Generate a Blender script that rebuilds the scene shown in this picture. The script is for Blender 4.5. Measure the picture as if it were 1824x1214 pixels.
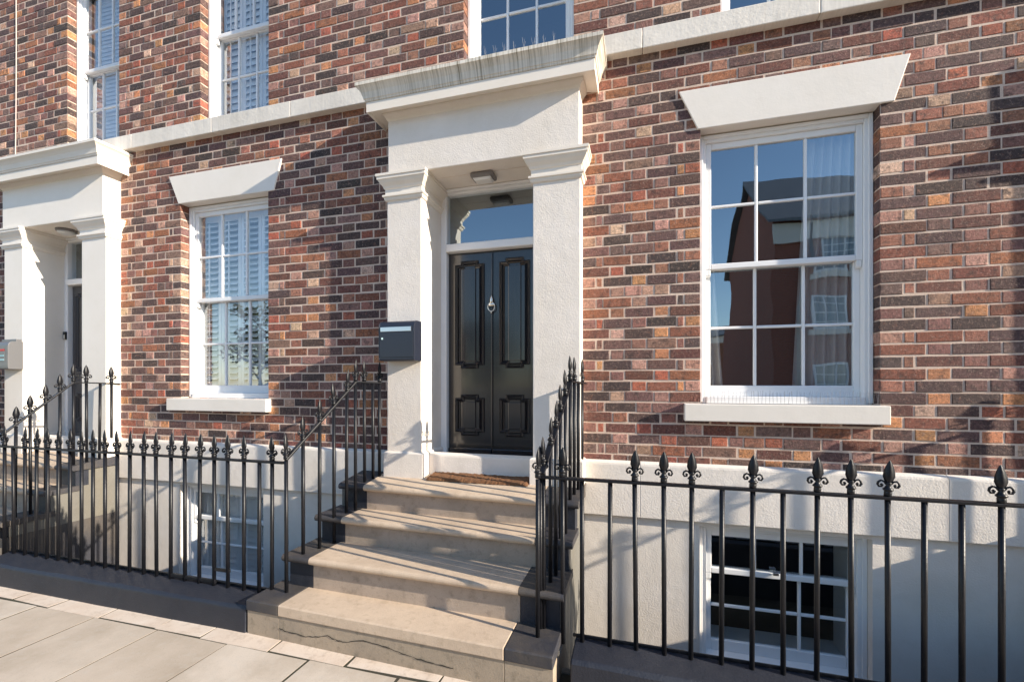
import bpy, bmesh, math, random
from mathutils import Vector, Matrix
R = math.radians
rnd = random.Random(7)
scene = bpy.context.scene
for o in list(bpy.data.objects): bpy.data.objects.remove(o)
col = scene.collection

# ------------------------------------------------------------------ camera, sky, sun, exposure
F_PX, CX, YH = 811.0, 912.0, 685.0            # photo pixels (1824 wide)
TH = R(16.0); DIST = 3.80; EYE = 1.743
cam_d = bpy.data.cameras.new('camera'); cam = bpy.data.objects.new('camera', cam_d); col.objects.link(cam)
cam.location = (0, -DIST, EYE); cam.rotation_euler = (R(90), 0, TH)
cam_d.sensor_width = 36; cam_d.lens = F_PX / 1824 * 36; cam_d.shift_y = 78 / 1824
cam_d.clip_start = .05; cam_d.clip_end = 2000
scene.camera = cam
SUN = Vector((4.9, -1.0, 1.90)).normalized()   # towards the sun
sun_el = math.asin(SUN.z); sun_az = math.atan2(SUN.x, SUN.y)
world = bpy.data.worlds.new('World'); scene.world = world; world.use_nodes = True
wt = world.node_tree; wt.nodes.clear()
sky = wt.nodes.new('ShaderNodeTexSky'); sky.sky_type = 'NISHITA'; sky.sun_disc = False
sky.sun_elevation = sun_el; sky.sun_rotation = sun_az; sky.air_density = 1.0; sky.dust_density = .15; sky.ozone_density = 2.2
bg = wt.nodes.new('ShaderNodeBackground'); bg.inputs['Strength'].default_value = .15
wo = wt.nodes.new('ShaderNodeOutputWorld')
wt.links.new(sky.outputs[0], bg.inputs[0]); wt.links.new(bg.outputs[0], wo.inputs[0])
sd = bpy.data.lights.new('sun', 'SUN'); sd.energy = 5.0; sd.angle = R(.53); sd.color = (1, .89, .74)
so = bpy.data.objects.new('sun', sd); col.objects.link(so); so.location = (30, -6, 15)
so.rotation_euler = SUN.to_track_quat('Z', 'Y').to_euler()
vs = scene.view_settings; vs.view_transform = 'Standard'; vs.look = 'None'; vs.gamma = 1; vs.use_curve_mapping = False
vs.exposure = 0.95

def project(X, Y, Z):
    n = Y + DIST; z = n * math.cos(TH) - X * math.sin(TH); r = X * math.cos(TH) + n * math.sin(TH)
    if z < .05: return None
    return CX + F_PX * r / z, YH - (Z - EYE) * F_PX / z

# ------------------------------------------------------------------ materials
class NT:
    def __init__(s, name):
        s.m = bpy.data.materials.new(name); s.m.use_nodes = True; s.t = s.m.node_tree
        s.t.nodes.clear(); s.out = s.n('ShaderNodeOutputMaterial')
        s.b = s.n('ShaderNodeBsdfPrincipled'); s.l(s.b, 0, s.out, 0)
        s.geo = s.n('ShaderNodeNewGeometry')
    def n(s, k, **kw):
        x = s.t.nodes.new(k)
        for a, v in kw.items(): setattr(x, a, v)
        return x
    def l(s, a, ao, b, bi): s.t.links.new(a.outputs[ao], b.inputs[bi])
    def pos(s, scale=(1, 1, 1)):
        m = s.n('ShaderNodeMapping'); m.inputs['Scale'].default_value = scale
        s.l(s.geo, 'Position', m, 0); return m
    def noise(s, scale, detail=4, rough=.55, stretch=None):
        x = s.n('ShaderNodeTexNoise'); x.inputs['Scale'].default_value = scale
        x.inputs['Detail'].default_value = detail; x.inputs['Roughness'].default_value = rough
        if stretch: s.l(s.pos(stretch), 0, x, 'Vector')
        else: s.l(s.geo, 'Position', x, 'Vector')
        return x
    def ramp(s, src, pts, so=0):
        r = s.n('ShaderNodeValToRGB'); e = r.color_ramp.elements
        while len(e) < len(pts): e.new(.5)
        for i, (p, c) in enumerate(pts):
            e[i].position = p; e[i].color = (c, c, c, 1) if isinstance(c, (int, float)) else (*c, 1)
        s.l(src, so, r, 0); return r
    def mix(s, a, b, fac, mode='MIX'):
        """a, b: node or colour; fac: node or float. Returns node (output 2)."""
        m = s.n('ShaderNodeMix', data_type='RGBA', blend_type=mode)
        for v, i in ((a, 6), (b, 7)):
            if isinstance(v, tuple): m.inputs[i].default_value = (*v, 1)
            else: s.t.links.new(v[0].outputs[v[1]] if isinstance(v, list) else v.outputs[2 if v.bl_idname == 'ShaderNodeMix' else 0], m.inputs[i])
        if isinstance(fac, (int, float)): m.inputs[0].default_value = fac
        else: s.t.links.new(fac.outputs[0], m.inputs[0])
        return m
    def color(s, m): s.t.links.new(m.outputs[2 if m.bl_idname == 'ShaderNodeMix' else 0], s.b.inputs['Base Color'])
    def bump(s, src, strength, dist, prev=None):
        b = s.n('ShaderNodeBump'); b.inputs['Strength'].default_value = strength; b.inputs['Distance'].default_value = dist
        s.l(src, 0, b, 'Height')
        if prev: s.l(prev, 0, b, 'Normal')
        s.l(b, 0, s.b, 'Normal'); return b
    def rough(s, v): s.b.inputs['Roughness'].default_value = v

def painted(name, base, dirt, rough=.6, grain=55, gstr=.35, gdist=.004, dirt_amt=.35, streak=0, coarse=0):
    t = NT(name)
    n1 = t.noise(1.7, 6, .65); n2 = t.noise(9, 5, .6)
    f = t.ramp(n1, [(.40, 0), (.75, dirt_amt)])
    c = t.mix(base, dirt, f)
    f2 = t.ramp(n2, [(.55, 0), (.8, dirt_amt * .6)])
    c = t.mix(c, dirt, f2)
    if streak:
        ns = t.noise(1.0, 6, .7, (58, 3, .5)); fs = t.ramp(ns, [(.45, 0), (.66, streak)])
        nb = t.noise(1.3, 3, .5); fb = t.ramp(nb, [(.35, .25), (.6, 1)])
        mm = t.n('ShaderNodeMath', operation='MULTIPLY'); t.l(fs, 0, mm, 0); t.l(fb, 0, mm, 1)
        c = t.mix(c, (.17, .14, .08), mm)
    t.color(c); t.rough(rough)
    g = t.noise(grain, 5, .6); b = t.bump(g, gstr, gdist)
    if coarse:
        g2 = t.noise(11, 3, .5); t.bump(g2, coarse, .02, b)
    return t.m

M = {}
M['render'] = painted('painted_stucco', (.79, .725, .655), (.60, .53, .43), .62, 85, .5, .005, .42, 0, .12)
M['render_smooth'] = painted('painted_smooth', (.81, .75, .675), (.66, .59, .48), .55, 80, .25, .004, .28, 0, .06)
M['cornice'] = painted('painted_cornice_streaked', (.79, .73, .635), (.52, .45, .33), .6, 70, .2, .003, .45, .85)
M['cornice_clean'] = painted('painted_cornice', (.81, .745, .66), (.60, .53, .41), .58, 70, .15, .003, .30)
M['lintel'] = painted('painted_lintel', (.80, .745, .675), (.63, .57, .47), .6, 60, .22, .003, .3, 0, .05)
M['string'] = painted('weathered_string_course', (.78, .72, .64), (.36, .32, .26), .62, 45, .45, .005, .36, .14, .15)
M['upvc'] = painted('white_joinery_paint', (.83, .83, .825), (.72, .71, .68), .32, 40, .03, .001, .18)
M['cream_in'] = painted('cream_reveal_paint', (.74, .66, .52), (.60, .51, .38), .6, 70, .2, .003, .3)
M['greyface'] = painted('grey_step_side_paint', (.155, .148, .132), (.085, .08, .07), .7, 60, .4, .006, .5, .35, .2)
M['darkstone'] = painted('dark_grey_masonry_paint', (.012, .015, .025), (.034, .036, .045), .58, 85, .45, .006, .6, 0, .25)
M['darkstone2'] = painted('worn_dark_grey_paint', (.030, .031, .040), (.13, .105, .075), .6, 85, .4, .005, .75, 0, .2)
M['area'] = painted('area_floor_concrete', (.20, .19, .17), (.10, .095, .085), .85, 40, .5, .006, .6)

t = NT('brick')
at = t.n('ShaderNodeAttribute'); at.attribute_name = 'tint'
n1 = t.noise(52, 7, .78); n2 = t.noise(17, 5, .65); n3 = t.noise(120, 4, .7)
r1 = t.ramp(n1, [(.27, .38), (.48, .95), (.72, 1.75)])
c = t.mix([at, 'Color'], r1, 1.0, 'MULTIPLY')
d = t.mix(c, (.045, .028, .027), t.ramp(n2, [(.50, 0), (.68, .8)]))
d = t.mix(d, (.34, .135, .08), t.ramp(t.noise(21, 5, .7), [(.57, 0), (.74, .6)]))
e_ = t.mix(d, (.52, .36, .28), t.ramp(t.noise(46, 8, .85), [(.53, 0), (.68, .75)]))
e2 = t.mix(e_, (.035, .022, .02), t.ramp(n3, [(.30, .8), (.42, 0)]))
t.color(e2); t.rough(.86)
b = t.bump(n1, .9, .012); t.bump(n3, .9, .006, b)
M['brick'] = t.m
t = NT('mortar')
n1 = t.noise(120, 5, .7); n2 = t.noise(5, 4, .6)
c = t.mix((.70, .545, .44), (.54, .39, .30), t.ramp(n1, [(.35, 0), (.7, 1)]))
c = t.mix(c, (.72, .60, .50), t.ramp(n2, [(.45, 0), (.7, .6)]))
t.color(c); t.rough(.92); t.bump(n1, .7, .005)
M['mortar'] = t.m

def stone(name, a, b_, c_, rough=.8, gs=110):
    t = NT(name); n1 = t.noise(3.1, 6, .65); n2 = t.noise(17, 6, .7); n3 = t.noise(gs, 3, .6)
    c = t.mix(a, b_, t.ramp(n1, [(.38, 0), (.68, 1)]))
    c = t.mix(c, c_, t.ramp(n2, [(.52, 0), (.78, .8)]))
    c = t.mix(c, c_, t.ramp(n3, [(.55, 0), (.75, .35)]))
    t.color(c); t.rough(rough); b = t.bump(n3, .4, .003); t.bump(n2, .25, .008, b)
    return t.m
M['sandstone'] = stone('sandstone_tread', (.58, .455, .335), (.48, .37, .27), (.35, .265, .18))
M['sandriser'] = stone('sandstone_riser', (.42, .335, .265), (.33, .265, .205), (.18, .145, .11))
M['mossy'] = stone('weathered_sandstone', (.37, .295, .215), (.28, .23, .175), (.13, .11, .075))
def flagmat():
    t = NT('paving_flag'); oi = t.n('ShaderNodeObjectInfo')
    n1 = t.noise(1.9, 6, .65); n2 = t.noise(22, 6, .7); n3 = t.noise(160, 3, .6)
    rr = t.ramp(oi, [(0, (.42, .345, .27)), (.5, (.52, .435, .345)), (1, (.60, .52, .43))], 5)
    c = t.mix(rr, (.35, .28, .205), t.ramp(n1, [(.40, 0), (.72, .75)]))
    c = t.mix(c, (.52, .48, .42), t.ramp(n2, [(.52, 0), (.8, .6)]))
    c = t.mix(c, (.16, .14, .115), t.ramp(n3, [(.58, 0), (.75, .45)]))
    t.color(c); t.rough(.78); b = t.bump(n3, .35, .003); t.bump(n1, .3, .01, b)
    return t.m
M['flag'] = flagmat()
M['sett'] = stone('pale_granite_sett', (.68, .58, .48), (.60, .48, .375), (.38, .29, .215), .85)
M['joint'] = stone('dirt_joint', (.045, .038, .026), (.04, .042, .02), (.025, .022, .016), .95)
M['tarmac'] = stone('tarmac', (.055, .053, .05), (.07, .068, .065), (.035, .034, .033), .9)
M['ground'] = stone('earth_ground', (.10, .095, .075), (.08, .08, .055), (.06, .055, .045), .95)

def simple(name, c, rough=.5, metal=0, coat=0, spec=.5, bumpn=None):
    t = NT(name); t.b.inputs['Base Color'].default_value = (*c, 1); t.rough(rough); t.b.inputs['Metallic'].default_value = metal
    t.b.inputs['Coat Weight'].default_value = coat; t.b.inputs['Coat Roughness'].default_value = .06
    t.b.inputs['Specular IOR Level'].default_value = spec
    if bumpn: t.bump(t.noise(bumpn[0], 4, .6), bumpn[1], bumpn[2])
    return t.m
t = NT('black_iron_paint'); n1 = t.noise(60, 4, .6)
c = t.mix((.006, .0065, .009), (.019, .018, .020), t.ramp(n1, [(.55, 0), (.8, 1)])); c = t.mix(c, (.30, .24, .20), t.ramp(t.noise(95, 3, .6), [(.72, 0), (.80, .5)]))
t.color(c); t.rough(.42); t.b.inputs['Specular IOR Level'].default_value = .35; t.bump(n1, .35, .003); M['iron'] = t.m
t = NT('black_door_gloss'); n1 = t.noise(1, 5, .6, (70, 70, 3.5))
c = t.mix((.008, .008, .011), (.02, .018, .02), t.ramp(n1, [(.4, 0), (.7, 1)]))
t.color(c); t.rough(.22); t.b.inputs['Coat Weight'].default_value = .6; t.b.inputs['Coat Roughness'].default_value = .08; t.bump(n1, .25, .002); M['door'] = t.m
M['greydoor'] = simple('grey_door', (.06, .058, .06), .3, 0, .3, .5, (40, .1, .002))
M['chrome'] = simple('polished_metal', (.80, .77, .70), .16, 1)
M['steel'] = simple('brushed_steel', (.62, .63, .65), .28, 1, 0, .5, (200, .1, .001))
M['navybox'] = simple('navy_powder_coat', (.016, .020, .034), .42, 0, .15, .5, (240, .12, .001))
M['greybox'] = simple('grey_powder_coat', (.13, .13, .135), .42, 0, .1, .5, (240, .12, .001))
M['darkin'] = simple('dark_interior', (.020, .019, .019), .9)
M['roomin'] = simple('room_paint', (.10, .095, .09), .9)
M['shutter'] = simple('white_shutter_paint', (.78, .79, .78), .38)
M['blind'] = simple('pale_blind', (.62, .67, .72), .5)
M['plastic'] = simple('frosted_plastic', (.72, .71, .69), .35)
M['bulkframe'] = simple('bulkhead_grey', (.20, .18, .17), .45)
M['cable'] = simple('pale_cable', (.45, .38, .35), .6)
M['red'] = simple('red_print', (.55, .03, .03), .5)
M['teal'] = simple('teal_print', (.32, .55, .58), .5)
M['blackp'] = simple('black_plastic', (.012, .012, .014), .3)
M['crack'] = simple('crack_shadow', (.035, .03, .022), .95)
M['bark'] = simple('bark', (.09, .065, .045), .9, 0, 0, .3, (30, .6, .02))
M['lead'] = simple('lead_flashing', (.22, .225, .24), .5)
t = NT('coir'); n1 = t.noise(220, 4, .8); c = t.mix((.26, .125, .055), (.12, .05, .02), t.ramp(n1, [(.35, 0), (.65, 1)])); t.color(c); t.rough(.95); t.bump(n1, 1, .012); M['coir'] = t.m
t = NT('leaf'); n1 = t.noise(1.5, 3, .5); c = t.mix((.055, .095, .025), (.11, .14, .045), n1); t.color(c); t.rough(.55); M['leaf'] = t.m
t = NT('slate'); br = t.n('ShaderNodeTexBrick'); br.inputs['Scale'].default_value = 3; br.inputs['Color1'].default_value = (.14, .15, .165, 1); br.inputs['Color2'].default_value = (.19, .20, .215, 1); br.inputs['Mortar'].default_value = (.03, .03, .035, 1)
t.l(t.geo, 'Position', br, 0); t.l(br, 0, t.b, 'Base Color'); t.rough(.6); M['slate'] = t.m
def farbrick(name, a, b_):
    t = NT(name); sx = t.n('ShaderNodeSeparateXYZ'); t.l(t.geo, 'Position', sx, 0); ad = t.n('ShaderNodeMath', operation='ADD'); t.l(sx, 0, ad, 0); t.l(sx, 1, ad, 1)
    cb = t.n('ShaderNodeCombineXYZ'); t.l(ad, 0, cb, 0); t.l(sx, 2, cb, 1)
    br = t.n('ShaderNodeTexBrick'); br.inputs['Scale'].default_value = 4.4; br.inputs['Mortar Size'].default_value = .018
    br.inputs['Color1'].default_value = (*a, 1); br.inputs['Color2'].default_value = (*b_, 1); br.inputs['Mortar'].default_value = (.30, .22, .17, 1)
    t.l(cb, 0, br, 0); t.l(br, 0, t.b, 'Base Color'); t.rough(.9); return t.m
M['farbrick'] = farbrick('opposite_brick', (.36, .105, .065), (.28, .08, .05))
M['farbrick2'] = farbrick('distant_brick', (.36, .14, .07), (.28, .10, .05))
def glassmat(name, f0, tint, tr=(.86, .9, .9)):
    m = bpy.data.materials.new(name); m.use_nodes = True; t = m.node_tree; t.nodes.clear()
    o = t.nodes.new('ShaderNodeOutputMaterial'); mx = t.nodes.new('ShaderNodeMixShader'); ge = t.nodes.new('ShaderNodeNewGeometry')
    g = t.nodes.new('ShaderNodeBsdfGlossy'); g.inputs['Roughness'].default_value = .008; g.inputs['Color'].default_value = (*tint, 1)
    tp = t.nodes.new('ShaderNodeBsdfTransparent'); tp.inputs['Color'].default_value = (*tr, 1)
    def mth(op, a, b=None):
        n = t.nodes.new('ShaderNodeMath'); n.operation = op
        for v, i in ((a, 0), (b, 1)):
            if v is None: continue
            if isinstance(v, (int, float)): n.inputs[i].default_value = v
            else: t.links.new(v, n.inputs[i])
        return n.outputs[0]
    dt = t.nodes.new('ShaderNodeVectorMath'); dt.operation = 'DOT_PRODUCT'; t.links.new(ge.outputs['Incoming'], dt.inputs[0]); t.links.new(ge.outputs['Normal'], dt.inputs[1])
    fac = mth('ADD', mth('MULTIPLY', mth('POWER', mth('SUBTRACT', 1.0, mth('ABSOLUTE', dt.outputs['Value'])), 5.0), 1 - f0), f0)   # same from both sides
    nz = t.nodes.new('ShaderNodeTexNoise'); nz.inputs['Scale'].default_value = 2.2; nz.inputs['Detail'].default_value = 1
    bp = t.nodes.new('ShaderNodeBump'); bp.inputs['Strength'].default_value = .10; bp.inputs['Distance'].default_value = .02
    t.links.new(ge.outputs['Position'], nz.inputs['Vector']); t.links.new(nz.outputs[0], bp.inputs['Height']); t.links.new(bp.outputs[0], g.inputs['Normal'])
    t.links.new(fac, mx.inputs[0]); t.links.new(tp.outputs[0], mx.inputs[1]); t.links.new(g.outputs[0], mx.inputs[2]); t.links.new(mx.outputs[0], o.inputs[0])
    return m
M['glass'] = glassmat('window_glass', .30, (.82, .93, 1.0), (.95, .97, .97))
M['clearglass'] = glassmat('clear_window_glass', .20, (.95, .98, 1.0), (.97, .98, .98))
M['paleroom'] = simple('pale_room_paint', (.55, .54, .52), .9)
m = bpy.data.materials.new('sheer_curtain'); m.use_nodes = True; t = m.node_tree; t.nodes.clear()
o_ = t.nodes.new('ShaderNodeOutputMaterial'); mx = t.nodes.new('ShaderNodeMixShader'); mx.inputs[0].default_value = .45
a_ = t.nodes.new('ShaderNodeBsdfDiffuse'); a_.inputs[0].default_value = (.70, .70, .69, 1); b2 = t.nodes.new('ShaderNodeBsdfTranslucent'); b2.inputs[0].default_value = (.6, .62, .62, 1)
t.links.new(a_.outputs[0], mx.inputs[1]); t.links.new(b2.outputs[0], mx.inputs[2]); t.links.new(mx.outputs[0], o_.inputs[0]); M['curtain'] = m

# ------------------------------------------------------------------ mesh helpers (world coordinates; parents never rotated)
W = {}
class MB:
    def __init__(s): s.v = []; s.f = []
    def add(s, vs, fs):
        k = len(s.v); s.v += [tuple(v) for v in vs]; s.f += [[i + k for i in f] for f in fs]; return s
    def box(s, x0, x1, y0, y1, z0, z1):
        return s.hexa([(x0, y0), (x1, y0), (x1, y1), (x0, y1)], z0, z1)
    def hexa(s, q, z0, z1):
        zb = z0 if isinstance(z0, (list, tuple)) else [z0] * 4; zt = z1 if isinstance(z1, (list, tuple)) else [z1] * 4
        return s.add([(*q[i], zb[i]) for i in range(4)] + [(*q[i], zt[i]) for i in range(4)],
                     [(3, 2, 1, 0), (4, 5, 6, 7), (0, 1, 5, 4), (1, 2, 6, 5), (2, 3, 7, 6), (3, 0, 4, 7)])
    def prism(s, pts, axis, a, b):
        """extrude 2D polygon pts along axis ('x': pts=(y,z); 'y': pts=(x,z))"""
        n = len(pts); mk = (lambda p, t: (t, p[0], p[1])) if axis == 'x' else (lambda p, t: (p[0], t, p[1]))
        return s.add([mk(p, a) for p in pts] + [mk(p, b) for p in pts],
                     [list(range(n))[::-1], [n + i for i in range(n)]] + [(i, (i + 1) % n, n + (i + 1) % n, n + i) for i in range(n)])
    def tube(s, pts, r, n=8, cap=True, r1=None):
        pts = [Vector(p) for p in pts]; L = len(pts); k = len(s.v); ref = None
        for i, p in enumerate(pts):
            d = (pts[min(i + 1, L - 1)] - pts[max(i - 1, 0)]).normalized()
            if ref is None: ref = d.orthogonal().normalized()
            u = (ref - d * ref.dot(d)).normalized(); ref = u; w = d.cross(u)
            rr = r[i] if isinstance(r, (list, tuple)) else (r if r1 is None else r + (r1 - r) * i / max(L - 1, 1))
            for j in range(n):
                a = 2 * math.pi * (j + .5) / n; s.v.append(tuple(p + rr * (math.cos(a) * u + math.sin(a) * w)))
        for i in range(L - 1):
            for j in range(n):
                s.f.append([k + i * n + j, k + i * n + (j + 1) % n, k + (i + 1) * n + (j + 1) % n, k + (i + 1) * n + j])
        if cap: s.f.append([k + j for j in range(n)][::-1]); s.f.append([k + (L - 1) * n + j for j in range(n)])
        return s
    def lathe(s, prof, c=(0, 0, 0), n=10, sy=1):
        k = len(s.v)
        for r, z in prof:
            for j in range(n):
                a = 2 * math.pi * j / n; s.v.append((c[0] + r * math.cos(a), c[1] + r * sy * math.sin(a), c[2] + z))
        for i in range(len(prof) - 1):
            for j in range(n):
                s.f.append([k + i * n + j, k + i * n + (j + 1) % n, k + (i + 1) * n + (j + 1) % n, k + (i + 1) * n + j])
        s.f.append([k + j for j in range(n)][::-1]); s.f.append([k + (len(prof) - 1) * n + j for j in range(n)])
        return s
    def sweep3(s, prof, x0, x1, yf, yb):
        """moulding profile [(projection, z)] carried round left side, front and right side, mitred"""
        k = len(s.v); n = len(prof)
        for p, z in prof: s.v += [(x0 - p, yb, z), (x0 - p, yf - p, z), (x1 + p, yf - p, z), (x1 + p, yb, z)]
        for i in range(n - 1):
            for j in range(3): s.f.append([k + i * 4 + j, k + i * 4 + j + 1, k + i * 4 + j + 5, k + i * 4 + j + 4])
            s.f.append([k + i * 4 + 3, k + i * 4, k + i * 4 + 4, k + i * 4 + 7])
        s.f.append([k + 3, k + 2, k + 1, k]); m = k + (n - 1) * 4; s.f.append([m, m + 1, m + 2, m + 3])
        return s
    def build(s, name, mat, parent=None, bevel=0, smooth=False, origin=None, kind=None, seg=2):
        xs = [v[0] for v in s.v]; ys = [v[1] for v in s.v]; zs = [v[2] for v in s.v]
        o0 = Vector(origin) if origin is not None else Vector(((min(xs) + max(xs)) / 2, (min(ys) + max(ys)) / 2, min(zs)))
        me = bpy.data.meshes.new(name); me.from_pydata([(v[0] - o0.x, v[1] - o0.y, v[2] - o0.z) for v in s.v], [], s.f); me.update()
        me.materials.append(M[mat] if isinstance(mat, str) else mat)
        if smooth: me.polygons.foreach_set('use_smooth', [True] * len(me.polygons))
        return link(name, me, o0, parent, bevel, kind, seg)
def link(name, me, o0, parent=None, bevel=0, kind=None, seg=2):
    o = bpy.data.objects.new(name, me); col.objects.link(o); W[o] = Vector(o0)
    o.location = W[o] - (W[parent] if parent else Vector((0, 0, 0))); o.parent = parent
    if bevel:
        b = o.modifiers.new('bevel', 'BEVEL'); b.width = bevel; b.segments = seg; b.limit_method = 'ANGLE'; b.angle_limit = R(40)
    if kind: o['kind'] = kind
    return o
def thing(name, loc, label, cat, group=None):
    o = bpy.data.objects.new(name, None); col.objects.link(o); o.empty_display_size = .1; o.location = loc; W[o] = Vector(loc)
    return tag(o, label, cat, group)
def tag(o, label, cat, group=None):
    o['label'] = label; o['category'] = cat
    if group: o['group'] = group
    return o
def B(*a): return MB().box(*a)

# ------------------------------------------------------------------ ground
GZ = -.03
g = B(-400, 400, -400, 400, -1.95, -1.45).build('ground', 'ground'); g['kind'] = 'structure'
pv = B(-40, 40, -4.72, -1.02, -1.45, GZ - .0012).build('pavement', 'joint'); pv['kind'] = 'structure'
kb = B(-40, 40, -4.86, -4.72, -1.45, GZ).build('kerb', 'flag', bevel=.012); kb['kind'] = 'structure'
rd = B(-200, 200, -11.2, -4.86, -1.45, GZ - .13).build('road', 'tarmac'); rd['kind'] = 'structure'
fp = B(-200, 200, -300, -11.2, -1.45, GZ).build('far_pavement', 'flag'); fp['kind'] = 'structure'
def flag(x0, x1, y0, y1, mat, name, parent, zt=GZ, jit=.006):
    j = lambda: rnd.uniform(-jit, jit); g = .008
    q = [(x0 + g + j(), y0 + g + j()), (x1 - g + j(), y0 + g + j()), (x1 - g + j(), y1 - g + j()), (x0 + g + j(), y1 - g + j())]
    zz = [zt + rnd.uniform(-.0005, .0005) for _ in range(4)]
    return MB().hexa(q, zt - .05, zz).build(name, mat, parent)
xj = [-9.2, -8.5, -7.75, -7.1, -6.45, -5.75, -5.2, -4.66, -4.02, -3.375, -2.735, -2.065, -1.42, -.72, -.02, .62, 1.3, 2.0, 2.65, 3.3, 4.0, 4.7, 5.35, 6.0, 6.7, 7.4, 8.1]
for i in range(len(xj) - 1):
    y1 = -1.335; y0 = -2.42 + rnd.uniform(-.12, .1)
    flag(xj[i], xj[i + 1], y0, y1, 'flag', 'paving_flag', pv)
    yy = y0
    for dep in (.95, 1.35):
        yb = max(yy - dep, -4.715) if dep < 1 else -4.715
        flag(xj[i], xj[i + 1], yb, yy, 'flag', 'paving_flag', pv); yy = yb
xs = -9.0
while xs < 8:
    w = rnd.uniform(.42, .66)
    flag(xs, xs + w, -1.335 + rnd.uniform(-.01, .012), -1.165, 'sett', 'edging_sett', pv, GZ + rnd.uniform(0, .0015), .010); xs += w
af = B(-12, 9, -1.02, .3, -1.5, -1.28).build('area_floor', 'area'); af['kind'] = 'structure'
aw = B(-12, 9, -1.018, -.98, -1.28, -.02).build('area_retaining_wall', 'greyface'); aw['kind'] = 'structure'

# ------------------------------------------------------------------ brickwork
CP = .085; SP, HP = .242, .122; JT = .0125; Z0 = 1.095
PAL_S = [((.150, .058, .044), 22), ((.105, .056, .052), 20), ((.072, .044, .041), 13), ((.23, .080, .050), 15), ((.045, .031, .029), 7), ((.14, .072, .062), 10), ((.30, .115, .055), 6), ((.23, .13, .10), 5)]
PAL_H = [((.25, .105, .068), 22), ((.34, .185, .14), 16), ((.18, .085, .068), 16), ((.40, .175, .080), 12), ((.46, .29, .205), 9), ((.13, .075, .064), 12), ((.07, .044, .042), 6), ((.29, .082, .05), 8)]
def pick(pal):
    t = rnd.uniform(0, sum(w for _, w in pal))
    for c, w in pal:
        t -= w
        if t <= 0: break
    k = rnd.uniform(.8, 1.22); return tuple(min(.8, v * k * rnd.uniform(.93, 1.07)) for v in c)
def brick_geo(x0, x1, z0, z1, dep):
    j = lambda a=.003: rnd.uniform(-a, a)
    y = rnd.uniform(-.003, .0025); c = .0032
    X0, X1, A0, A1 = x0 + j(), x1 + j(), z0 + j(.0022), z1 + j(.0022)
    tl, br_ = j(.0024), j(.0024)
    fr = [(X0 + c, y + j(.001), A0 + c + tl), (X1 - c, y + j(.001), A0 + c + br_), (X1 - c, y + j(.001), A1 - c + br_), (X0 + c, y + j(.001), A1 - c + tl)]
    rg = [(X0, y + c, A0 + tl), (X1, y + c, A0 + br_), (X1, y + c, A1 + br_), (X0, y + c, A1 + tl)]
    bk = [(a, dep, b) for a, _, b in rg]
    fs = [(0, 1, 2, 3)] + [(4 + i, 4 + (i + 1) % 4, (i + 1) % 4, i) for i in range(4)] + [(8 + i, 8 + (i + 1) % 4, 4 + (i + 1) % 4, 4 + i) for i in range(4)]
    return fr + rg + bk, fs
def lay_row(xa, xb, z0, z1, odd, ja, jb):
    L = xb - xa; n = max(1, round((L + HP) / (SP + HP))); k = L / (n * SP + (n - 1) * HP)
    S, H = SP * k, HP * k; q = (S - H) / 2; out = []; seq = []
    if L < .2: seq = [('H', L)]
    elif not odd: seq = [('S', S)] + [(t, S if t == 'S' else H) for _ in range(n - 1) for t in ('H', 'S')]
    elif n == 1: seq = [('H', L / 2), ('H', L / 2)]
    else: seq = [('H', H), ('Q', q), ('S', S)] + [(t, S if t == 'S' else H) for _ in range(n - 2) for t in ('H', 'S')] + [('Q', q), ('H', H)]
    x = xa
    for i, (t, w) in enumerate(seq):
        a = x + (0 if i == 0 and ja else JT / 2); b = x + w - (0 if i == len(seq) - 1 and jb else JT / 2)
        dep = .112 if (i == 0 and ja) or (i == len(seq) - 1 and jb) else .03
        if rnd.random() < .03 and t == 'S':
            m_ = (a + b) / 2 + rnd.uniform(-.02, .02); out += [('H', a, m_ - .004, z0, z1, dep), ('H', m_ + .004, b, z0, z1, dep)]
        else: out.append((t, a, b, z0, z1, dep))
        x += w
    return out
ALL = []
def lay_all(xa, xb, ztop, openings, blockers):
    """lay every course of the terrace in one go, so the bond runs on across the party walls"""
    r = 0; z = Z0
    while z < ztop:
        za, zb = z + JT / 2, z + CP - JT / 2; zm = z + CP / 2
        cuts = sorted([(o[0], o[1], 1) for o in openings if o[2] < zm < o[3]] + [(o[0], o[1], 0) for o in blockers if o[2] < zm < o[3]])
        x = xa; ja = 0
        for c0, c1, k in cuts + [(xb, xb, 0)]:
            if c0 - x > .03: ALL.extend(lay_row(x, c0, za, zb, r % 2, ja, k))
            x = max(x, c1); ja = k
        z += CP; r += 1
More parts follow.
